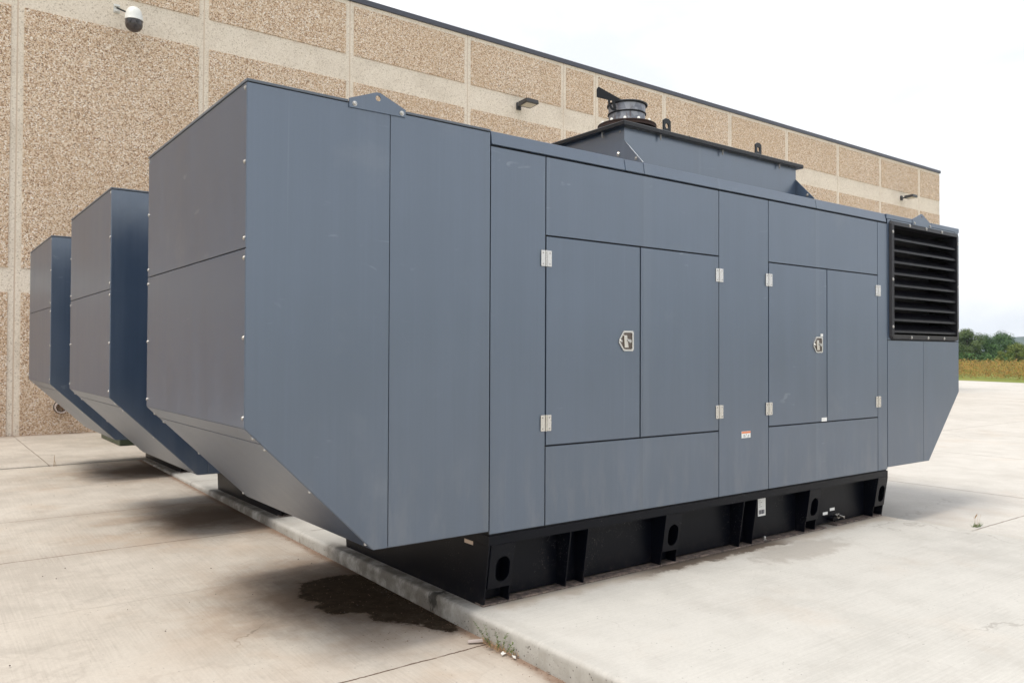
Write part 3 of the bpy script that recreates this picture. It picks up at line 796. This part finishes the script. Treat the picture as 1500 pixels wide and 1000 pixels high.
# ------------------------------------------------------------------ building
WY = 13.93
bld = empty('building', (0, 0, 0), label='long flat-roofed building of tan precast panels with pebbled fields behind the generators', cat='building')
J = [-22.2, -18.7, -15.25, -11.8, -8.3, -4.82, -1.33, 2.17, 5.66, 9.155, 12.61, 13.93, 17.02, 20.48, 23.93, 27.5, 30.86, 34.33, 36.34]
MB().box(-22.2, 36.325, WY+.005, 48, -.1, 10.30).obj('wall_core', CAULK, bld)
for a, b in zip(J, J[1:]):
    g1 = .012 if a > -22 else 0; g2 = .012 if b < 36 else 0
    wp = MB().box(a+g1, b-g2, WY, WY+.10, -.1, 10.31).bevel(.004).obj('wall_panel', SAND, bld)
    m0 = .11
    e = .03 if b > 36 else m0
    for z0, z1 in ((.0, 2.76), (3.24, 8.31), (8.98, 10.20)):
        MB().box(a+m0, b-e, WY-.022, WY+.01, z0, z1).bevel(.004).obj('pebble_field', AGG, wp)
MB().box(36.30, 36.335, WY+.11, 47.99, -.1, 10.305).obj('side_wall', SAND, bld)
MB().box(-22.3, 36.40, WY-.045, 48.1, 10.31, 10.44).bevel(.006).obj('coping', COPING, bld)
MB().box(-22, 36.1, WY+.3, 47.8, 10.441, 10.46).obj('roof', ROOFM, bld)

# wall lamps
def wall_lamp(xc):
    g = empty('wall_lamp', (xc, WY, 8.69))
    b = MB(); b.box(-.075, .075, -.06, -.001, -.11, .10); b.bevel(.012, 2).obj('mounting_box', LAMPM, g)
    MB().cyl((0, -.05, -.02), (.03, -.25, .01), .032, seg=12).obj('arm', LAMPM, g, True)
    hd = MB(); x0, x1 = -.18, .26
    hd.hexa([(x0, -.63, -.04), (x1, -.63, -.04), (x1, -.23, -.075), (x0, -.23, -.075),
             (x0+.01, -.62, .075), (x1-.01, -.62, .075), (x1-.01, -.23, .055), (x0+.01, -.23, .055)])
    h = hd.bevel(.012, 2).obj('lamp_head', LAMPM, g)
    l = MB(); l.hexa([(x0+.05, -.58, -.052), (x1-.05, -.58, -.052), (x1-.05, -.30, -.077), (x0+.05, -.30, -.077),
                      (x0+.05, -.58, -.040), (x1-.05, -.58, -.040), (x1-.05, -.30, -.065), (x0+.05, -.30, -.065)])
    l.obj('lens', LENS, h)
    return g
w1 = wall_lamp(10.90); w2 = wall_lamp(32.68)
LG = 'flat box lamps on the building wall'
tag(w1, 'dark bronze wall lamp left of the exhaust stack, its lens visible from below', 'wall lamp', LG)
tag(w2, 'small dark wall lamp near the far corner of the building, above the louvred hood', 'wall lamp', LG)

# dome camera
dc = empty('security_camera', (.41, WY, 8.72), label='white security camera with dark smoked dome on a short arm high on the wall', cat='security camera')
b = MB(); b.box(-.06, .06, -.025, -.001, -.09, .09); b.box(-.05, .05, -.085, -.025, -.075, -.045); b.box(-.05, .05, -.085, -.025, .03, .06)
b.obj('mounting_plate', WHITEP, dc)
MB().cyl((0.0, -.06, .0), (.16, -.37, -.17), .018, seg=10).obj('arm', CHAR, dc, True)
cx, cy = .245, -.43
MB().lathe(cx, cy, [(0, -.045), (.06, -.05), (.11, -.08), (.145, -.14), (.165, -.22), (.172, -.31), (.178, -.325), (.15, -.33), (0, -.33)], 32).obj('housing', WHITEP, dc, True, 50)
dm = MB(); prof = [(.166, -.328), (.168, -.40)]
for k in range(1, 9):
    t = k/8*math.pi/2; prof.append((.168*math.cos(t), -.40-.155*math.sin(t)))
dm.lathe(cx, cy, prof, 32).obj('dome', DOME, dc, True, 60)
ei = MB(); ei.cyl((cx-.11, cy-.135, -.375), (cx-.12, cy-.15, -.375), .035, seg=14); ei.cyl((cx+.04, cy-.165, -.375), (cx+.042, cy-.18, -.375), .03, seg=14)
ei.obj('dome_highlight', LAMPM, dc, True)  # discs stand in for the two blurry highlights in the dome

# wall pipe
wpp = empty('drain_pipe', (-.53, WY, .53), label='short white-rimmed drain pipe stub sticking out low from the pebbled wall', cat='pipe')
bm = bmesh.new()
mb = MB(); mb.bm.free(); mb.bm = bm
K = 28; V = []
for r_, y in ((.115, 0.02), (.115, -.20), (.096, -.20), (.094, 0.01)):
    V.append([bm.verts.new((r_*math.cos(2*math.pi*i/K), y, r_*math.sin(2*math.pi*i/K))) for i in range(K)])
for A_, B_ in zip(V, V[1:]):
    for i in range(K): bm.faces.new([A_[i], A_[(i+1) % K], B_[(i+1) % K], B_[i]])
mb.obj('pipe_stub', PVC, wpp, True)
MB().cyl((0, -.01, 0), (0, .015, 0), .094, seg=K).obj('pipe_inside', DARK, wpp)
MB().lathe(0, 0, [(.12, -.05), (.128, -.05), (.128, .0), (.12, .0)], K).obj('collar', LAMPM, wpp)
bpy.data.objects[[o.name for o in kids(wpp) if o.name.startswith('collar')][0]].rotation_euler = (math.pi/2, 0, 0)
bpy.data.objects[[o.name for o in kids(wpp) if o.name.startswith('collar')][0]].location = (0, -.10, 0)

# green utility cabinet behind the generators
tx = empty('utility_cabinet', (0, 0, 0), label='low dark green utility cabinet on the apron, mostly hidden behind the farthest generator', cat='cabinet')
MB().box(-.02, 1.9, 10.95, 12.6, .002, .14).bevel(.01).obj('cabinet_base', GREENB, tx)
MB().box(.0, 1.88, 10.97, 12.58, .14, .80).bevel(.015).obj('cabinet_body', GREENB, tx)
MB().box(-.03, 1.91, 10.93, 12.62, .80, .86).bevel(.015).obj('cabinet_lid', GREENB, tx)

# ------------------------------------------------------------------ small plants and litter
def blades(n, rx, ry, h0, h1, wd, lean, seg=3, droop=.3):
    m = MB()
    for _ in range(n):
        a = random.uniform(0, 2*math.pi); q = math.sqrt(random.random())
        p = Vector((rx*q*math.cos(a), ry*q*math.sin(a), 0))
        a2 = random.uniform(0, 2*math.pi); l = random.uniform(.2, 1)*lean; h = random.uniform(h0, h1)
        d = Vector((math.cos(a2)*l, math.sin(a2)*l, 1)).normalized(); s = Vector((-math.sin(a2), math.cos(a2), 0))*wd
        prev = None
        for k in range(seg+1):
            t = k/seg; c_ = p+d*h*t+Vector((d.x, d.y, 0))*h*droop*t*t*2; w = s*(1-t*.95)
            cur = (m.bm.verts.new(c_-w), m.bm.verts.new(c_+w))
            if prev: m.bm.faces.new([prev[0], prev[1], cur[1], cur[0]])
            prev = cur
    return m
def sprig(m, p, h, lean, nleaf, ls):
    d = Vector((*lean, 1)).normalized()
    m.cyl(p, Vector(p)+d*h, .0014, .0007, 5)
    for k in range(nleaf):
        t = .2+.8*k/nleaf; q = Vector(p)+d*h*t; a = random.uniform(0, 6.28)
        o = Vector((math.cos(a), math.sin(a), random.uniform(-.1, .7))).normalized(); s = o.cross(Vector((0, 0, 1))).normalized()
        L_ = ls*random.uniform(.6, 1.2)
        m.bm.faces.new([m.bm.verts.new(v) for v in (q, q+o*L_*.5+s*L_*.2, q+o*L_, q+o*L_*.5-s*L_*.2)])
wd = empty('weed', (-.125, -.28, zl(-.28)), label='straggly green weed with dry tan grass at its foot, at the kerb', cat='weed')
m = MB()
for (x, y, h, lx, ly, k) in ((-.02, .06, .17, -.5, .5, 22), (0.0, .0, .10, -.2, .1, 18), (-.01, -.05, .12, .05, -.3, 20), (-.02, -.09, .10, .1, -.9, 18), (-.04, .02, .08, -.6, 0, 16), (0, .09, .12, -.1, .5, 14), (-.03, -.03, .09, -.3, -.5, 16), (-.01, -.13, .06, 0, -.6, 14)):
    sprig(m, (x, y, 0), h, (lx, ly), k, .020)
m.obj('leaves', WEED, wd, recalc=False)
m = blades(170, .045, .19, .012, .05, .0016, 2.2, 3, .4); m.obj('dry_grass', STRAW, wd, recalc=False)
w2_ = empty('weed', (5.76, -.49, -.119), label='tiny grass tuft growing from the joint in the yard slab right of the nearest generator', cat='weed')
blades(40, .09, .03, .02, .06, .004, 1.6).obj('leaves', WEED, w2_, recalc=False)
m = MB()
for lx in (-.25, -.1, .1, .3): m.cyl((lx*.1, 0, 0), (lx*.3, 0, .11), .0014, .0008, 5)
for q in range(5): m.cyl((-.02+q*.012, .01, .08+q*.006), (-.02+q*.012, .01, .105+q*.006), .003, .001, 5)
m.obj('seed_stalk', STRAW, w2_)
w3_ = empty('weed', (-1.27, 8.93, zl(8.93)-.01), label='single thin dry stalk at the apron edge left of the farthest generator', cat='weed')
m = MB(); m.cyl((0, 0, 0), (.008, 0, .16), .0045, .002, 6); m.cyl((.03, 0, 0), (.01, 0, .08), .003, .0015, 5); m.obj('seed_stalk', STRAW, w3_)
ch = MB().hexa([(-.235, -.115, 0), (-.15, -.155, 0), (-.14, -.135, 0), (-.225, -.09, 0), (-.232, -.112, .014), (-.152, -.150, .020), (-.145, -.137, .016), (-.222, -.095, .012)])
o = ch.bevel(.002).obj('wood_scrap', plain('pale_wood', (.50, .43, .40), .8), None); o.location.z = zl(-.12)+.001
tag(o, 'pale flat scrap of wood lying on the driveway joint beside the weed', 'litter')
for (x, y, a, lab) in ((-.165, -.375, .3, 'small torn white paper bit right beside the weed'), (-.145, -.455, 1.1, 'small crumpled white paper bit by the kerb, the nearer to the camera')):
    q = MB().prism([(-.018, -.008, 0), (.016, -.012, .002), (.012, .010, .010), (-.012, .008, .006)], (0, 0, .0015)).obj('paper_scrap', PAPER)
    q.location = (x, y, zl(y)+.002); q.rotation_euler.z = a; tag(q, lab, 'litter', 'torn paper bits by the kerb')
# leaf litter and grit along the kerb: too many to count
m = MB()
for _ in range(900):
    y = random.uniform(-2.2, 3.2); x = -.107-abs(random.gauss(0, .05)); z = zl(y)+.001
    if random.random() < .35: x = -.12-random.random()*.6; y = random.uniform(.1, 1.7); z = zl(y)+.001
    s = random.uniform(.002, .007); a = random.uniform(0, 6.28); c_, s_ = math.cos(a)*s, math.sin(a)*s; e = random.uniform(.3, 1)
    m.bm.faces.new([m.bm.verts.new(v) for v in ((x+c_, y+s_, z), (x-s_*e, y+c_*e, z+s*.5), (x-c_, y-s_, z+s*.2), (x+s_*e, y-c_*e, z+s*.3))])
tag(m.obj('grit', plain('brown_grit', (.15, .09, .06), .9, var=.5, sc=90), recalc=False), 'brown grit and leaf litter gathered along the foot of the kerb', 'litter', kind='stuff')
m = MB()
for _ in range(110):
    x = random.uniform(-4, -.15); y = random.uniform(-2.5, 8.6); z = zl(y); s = random.uniform(.002, .0048)
    m.hexa([(x-s, y-s*.7, z-.001), (x+s, y-s, z-.001), (x+s*.8, y+s, z-.001), (x-s, y+s*.8, z-.001), (x-s*.5, y-s*.5, z+s*.8), (x+s*.5, y-s*.5, z+s), (x+s*.4, y+s*.5, z+s*.7), (x-s*.5, y+s*.4, z+s)])
tag(m.obj('pebbles', plain('dark_pebble', (.07, .055, .05), .8, var=.5, sc=90)), 'tiny dark pebbles scattered over the driveway slab', 'pebbles', kind='stuff')

# ------------------------------------------------------------------ field and trees
def dirp(x):    # horizontal direction through image column x (photo pixels)
    d = Vector(((x-750)/1170*r[0]+f[0], (x-750)/1170*r[1]+f[1], 0)); return d
CAM = Vector((-2.959, -4.143, 0))
rnd = random.Random(3)
verts = []; faces = []
for _ in range(95000):
    y = rnd.triangular(-60, 95, 20); t = rnd.random()**1.7
    x = ex(y)+5.5+t*44
    hh = .80+.30*t+.22*math.sin(x*1.1+y*.8)*math.sin(y*1.5+x*.3)+.13*math.sin(y*4.1+x*2.3)+.08*math.sin(y*9.7)
    edge = min(1, (x-ex(y)-4.6)/2.2); hh *= .55+.45*edge
    z = -.13+hh*(rnd.random()**.55)*(1.12 if rnd.random() < .12 else 1)
    s_ = rnd.uniform(.035, .085)*(1+t*.8)
    a = Vector((rnd.gauss(0, 1), rnd.gauss(0, 1), rnd.gauss(0, 1))).normalized(); b_ = a.orthogonal().normalized()*s_*.6; a = a*s_
    q = Vector((x, y, z)); i = len(verts)
    verts += [tuple(q+a), tuple(q+b_), tuple(q-a), tuple(q-b_)]; faces.append((i, i+1, i+2, i+3))
me = bpy.data.meshes.new('tall_weeds'); me.from_pydata(verts, [], faces); me.materials.append(MEADOW)
o = bpy.data.objects.new('tall_weeds', me); C.objects.link(o)
tag(o, 'tall gold and rust coloured weeds growing beyond the concrete yard', 'weeds', kind='stuff')

def tree_meshes(seed, hgt, rad, leaf, nl, shape):
    rn = random.Random(seed); v = []; fc = []
    clumps = []
    for _ in range(46):
        a = rn.uniform(0, 6.28); q = rn.random()**.6; zz = rn.uniform(.06, 1)
        rr = rad*q*(math.sin(math.pi*min(1, zz*.9+.08))**.7 if shape == 'round' else (1.05-zz)**.8)
        clumps.append((rr*math.cos(a), rr*math.sin(a), hgt*zz*.93, rn.uniform(.17, .30)*rad*(1.2 if shape == 'round' else .8)))
    for _ in range(nl):
        cx, cy, cz, cr = rn.choice(clumps)
        d = Vector((rn.gauss(0, 1), rn.gauss(0, 1), rn.gauss(0, .8))).normalized()*cr*rn.uniform(.55, 1.12)
        p = Vector((cx, cy, cz))+d
        n_ = (d.normalized()+Vector((rn.uniform(-.7, .7), rn.uniform(-.7, .7), rn.uniform(-.2, .9)))).normalized()
        a_ = n_.orthogonal().normalized(); b_ = n_.cross(a_); s = leaf*rn.uniform(.6, 1.3)
        i = len(v); v += [p+a_*s, p+b_*s*.6, p-a_*s, p-b_*s*.6]; fc.append((i, i+1, i+2, i+3))
    me = bpy.data.meshes.new('crown'); me.from_pydata([tuple(q) for q in v], [], fc)
    t = MB(); t.cyl((0, 0, -.1), (0.05, 0, hgt*.35), rad*.075, rad*.055, 9)
    t.cyl((0.05, 0, hgt*.35), (-.05, .05, hgt*.8), rad*.055, rad*.02, 8)
    for cx, cy, cz, cr in clumps[::3]:
        z0 = cz*.55; t.cyl((0, 0, z0), (cx*.9, cy*.9, cz), rad*.025, rad*.008, 5)
    bmesh.ops.recalc_face_normals(t.bm, faces=t.bm.faces)
    mt = bpy.data.meshes.new('trunk'); t.bm.to_mesh(mt); t.bm.free()
    return me, mt
kinds = {}
for nm, args, lm in (('a', (11, 6.9, 3.6, .13, 17000, 'round'), LEAFM), ('b', (12, 6.0, 3.3, .13, 15000, 'round'), LEAFD), ('c', (13, 7.6, 3.8, .13, 17000, 'round'), LEAFD),
                     ('d', (14, 2.9, 1.15, .08, 3500, 'cone'), LEAFY), ('e', (15, 4.2, 1.9, .10, 5000, 'round'), LEAFY)):
    c_, t_ = tree_meshes(*args); c_.materials.append(lm); t_.materials.append(BARK); kinds[nm] = (c_, t_)
def tree(kind, px, dist, label, sc=1., rot=0., group='trees beyond the field'):
    d = dirp(px); p = CAM+d*dist
    g = empty('tree', (p.x, p.y, -.42), label=label, cat='tree', group=group)
    g.scale = (sc, sc, sc); g.rotation_euler.z = rot
    for m_, nm in zip(kinds[kind], ('crown', 'trunk')):
        o = bpy.data.objects.new(nm, m_); C.objects.link(o); o.parent = g
    return g
tree('a', 1417, 150, 'olive green tree rising just behind the right edge of the nearest generator', .98, .5)
tree('b', 1444, 158, 'dark green tree with a lower crown in the middle of the tree line', .98, 1.2)
tree('c', 1470, 172, 'tallest dark green tree, at the right end of the dark clump', .93, 2.2)
tree('b', 1397, 160, 'dark tree mostly hidden behind the corner of the generator', 1.05, 3.2)
tree('d', 1465, 112, 'small pale green pointed sapling in front of the dark trees', .95, .2)
tree('e', 1489, 125, 'yellow green young tree at the right edge of the view', .98, .9)
tree('e', 1510, 128, 'yellow green young tree cut by the right edge of the picture', .95, 2.4)
tree('a', 1375, 165, 'olive tree wholly behind the nearest generator, left of the dark clump', 1.0, 4.0)
for k, (px, dd) in enumerate(((1345, 160), (1320, 172), (1530, 150), (1560, 165), (1590, 152), (1625, 168), (1660, 160), (1700, 170))):
    tree('abc'[k % 3], px, dd, 'dark tree number %s beyond the right edge of the picture' % ('one two three four five six seven eight'.split()[k]) if px > 1500 else 'dark tree hidden behind the louvred hood, %s' % ('nearer' if k == 0 else 'farther'), 1.0+.06*math.sin(k*2.1), k*1.3)
# low undergrowth beneath the tree line
m = MB(); rn = random.Random(5)
for _ in range(12000):
    px = rn.uniform(1300, 1720); p = CAM+dirp(px)*rn.uniform(135, 180)
    z = -.4+rn.random()**1.3*2.4; s = rn.uniform(.12, .3); a = rn.uniform(0, 6.28); q = Vector((p.x, p.y, z))
    n_ = Vector((rn.gauss(0, 1), rn.gauss(0, 1), rn.gauss(0, 1))).normalized(); a_ = n_.orthogonal().normalized()*s; b_ = n_.cross(a_)
    m.bm.faces.new([m.bm.verts.new(v) for v in (q+a_, q+b_*.7, q-a_, q-b_*.7)])
tag(m.obj('undergrowth', LEAFD, recalc=False), 'dark undergrowth filling the foot of the tree line', 'bushes', kind='stuff')
# distant hill
bm = bmesh.new(); prev = None
hp_ = []
for k in range(61):
    px = 1200+k*20; d = dirp(px).normalized(); q = 2050
    hgt = 41+4*math.sin((px-1490)/60)+1.2*math.sin(k*.9)+.6*math.sin(k*2.3)
    base = CAM+d*(q-500); top = CAM+d*q; back = CAM+d*(q+400)
    cur = [bm.verts.new((base.x, base.y, -.5)), bm.verts.new((top.x, top.y, hgt)), bm.verts.new((back.x, back.y, hgt*.4))]
    if prev:
        bm.faces.new([prev[0], cur[0], cur[1], prev[1]]); bm.faces.new([prev[1], cur[1], cur[2], prev[2]])
    prev = cur
mb = MB(); mb.bm.free(); mb.bm = bm; tag(mb.obj('hill', HILLM), kind='structure')

# ------------------------------------------------------------------ haze
hz = bpy.data.materials.new('haze'); hz.use_nodes = True
t = hz.node_tree; t.nodes.clear(); o = t.nodes.new('ShaderNodeOutputMaterial'); v = t.nodes.new('ShaderNodeVolumePrincipled')
v.inputs['Color'].default_value = (.66, .78, .95, 1); v.inputs['Density'].default_value = .0002; v.inputs['Anisotropy'].default_value = .2
t.links.new(v.outputs[0], o.inputs['Volume'])
hb = MB().box(-2700, 2700, -2700, 2700, -1.5, 110).obj('haze', hz)
tag(hb, kind='stuff', label='thin pale summer haze that turns the far hill blue', cat='haze')

# ------------------------------------------------------------------ light
w = bpy.data.worlds.new('World'); SC.world = w; w.use_nodes = True
n = N(w.node_tree); bg = w.node_tree.nodes['Background']
sky = w.node_tree.nodes.new('ShaderNodeTexSky'); sky.sky_type = 'NISHITA'; sky.sun_disc = False
EL, AZ = math.radians(66), math.radians(268)
sky.sun_elevation = EL; sky.sun_rotation = AZ; sky.air_density = 1.0; sky.dust_density = 3.0
co = w.node_tree.nodes.new('ShaderNodeTexCoord').outputs['Generated']
cl = n.noise(n.scale(co, 1, 1, 2.2), 2.3, 6, .55, dist=.4)
cc = n.ramp(cl, [(.37, (5.85, 6.0, 6.2)), (.46, (6.6, 6.68, 6.8)), (.54, (7.5, 7.55, 7.6)), (.66, (9.9, 9.9, 9.9))])
mixed = n.mix(.90, sky.outputs[0], cc)
n.put(bg.inputs[0], mixed); bg.inputs[1].default_value = .10
sun = bpy.data.lights.new('sun', 'SUN'); sun.energy = 1.5; sun.angle = math.radians(18); sun.color = (1, .93, .82)
so = bpy.data.objects.new('sun', sun); C.objects.link(so)
sd = Vector((math.sin(AZ)*math.cos(EL), math.cos(AZ)*math.cos(EL), math.sin(EL)))
so.rotation_euler = sd.to_track_quat('Z', 'Y').to_euler(); so.location = (-10, 0, 30)

SC.view_settings.view_transform = 'Standard'; SC.view_settings.look = 'None'
SC.view_settings.exposure = 0.85; SC.view_settings.gamma = 1
SC.cycles.use_denoising = True
SC.cycles.max_bounces = 6
SC.cycles.volume_bounces = 0
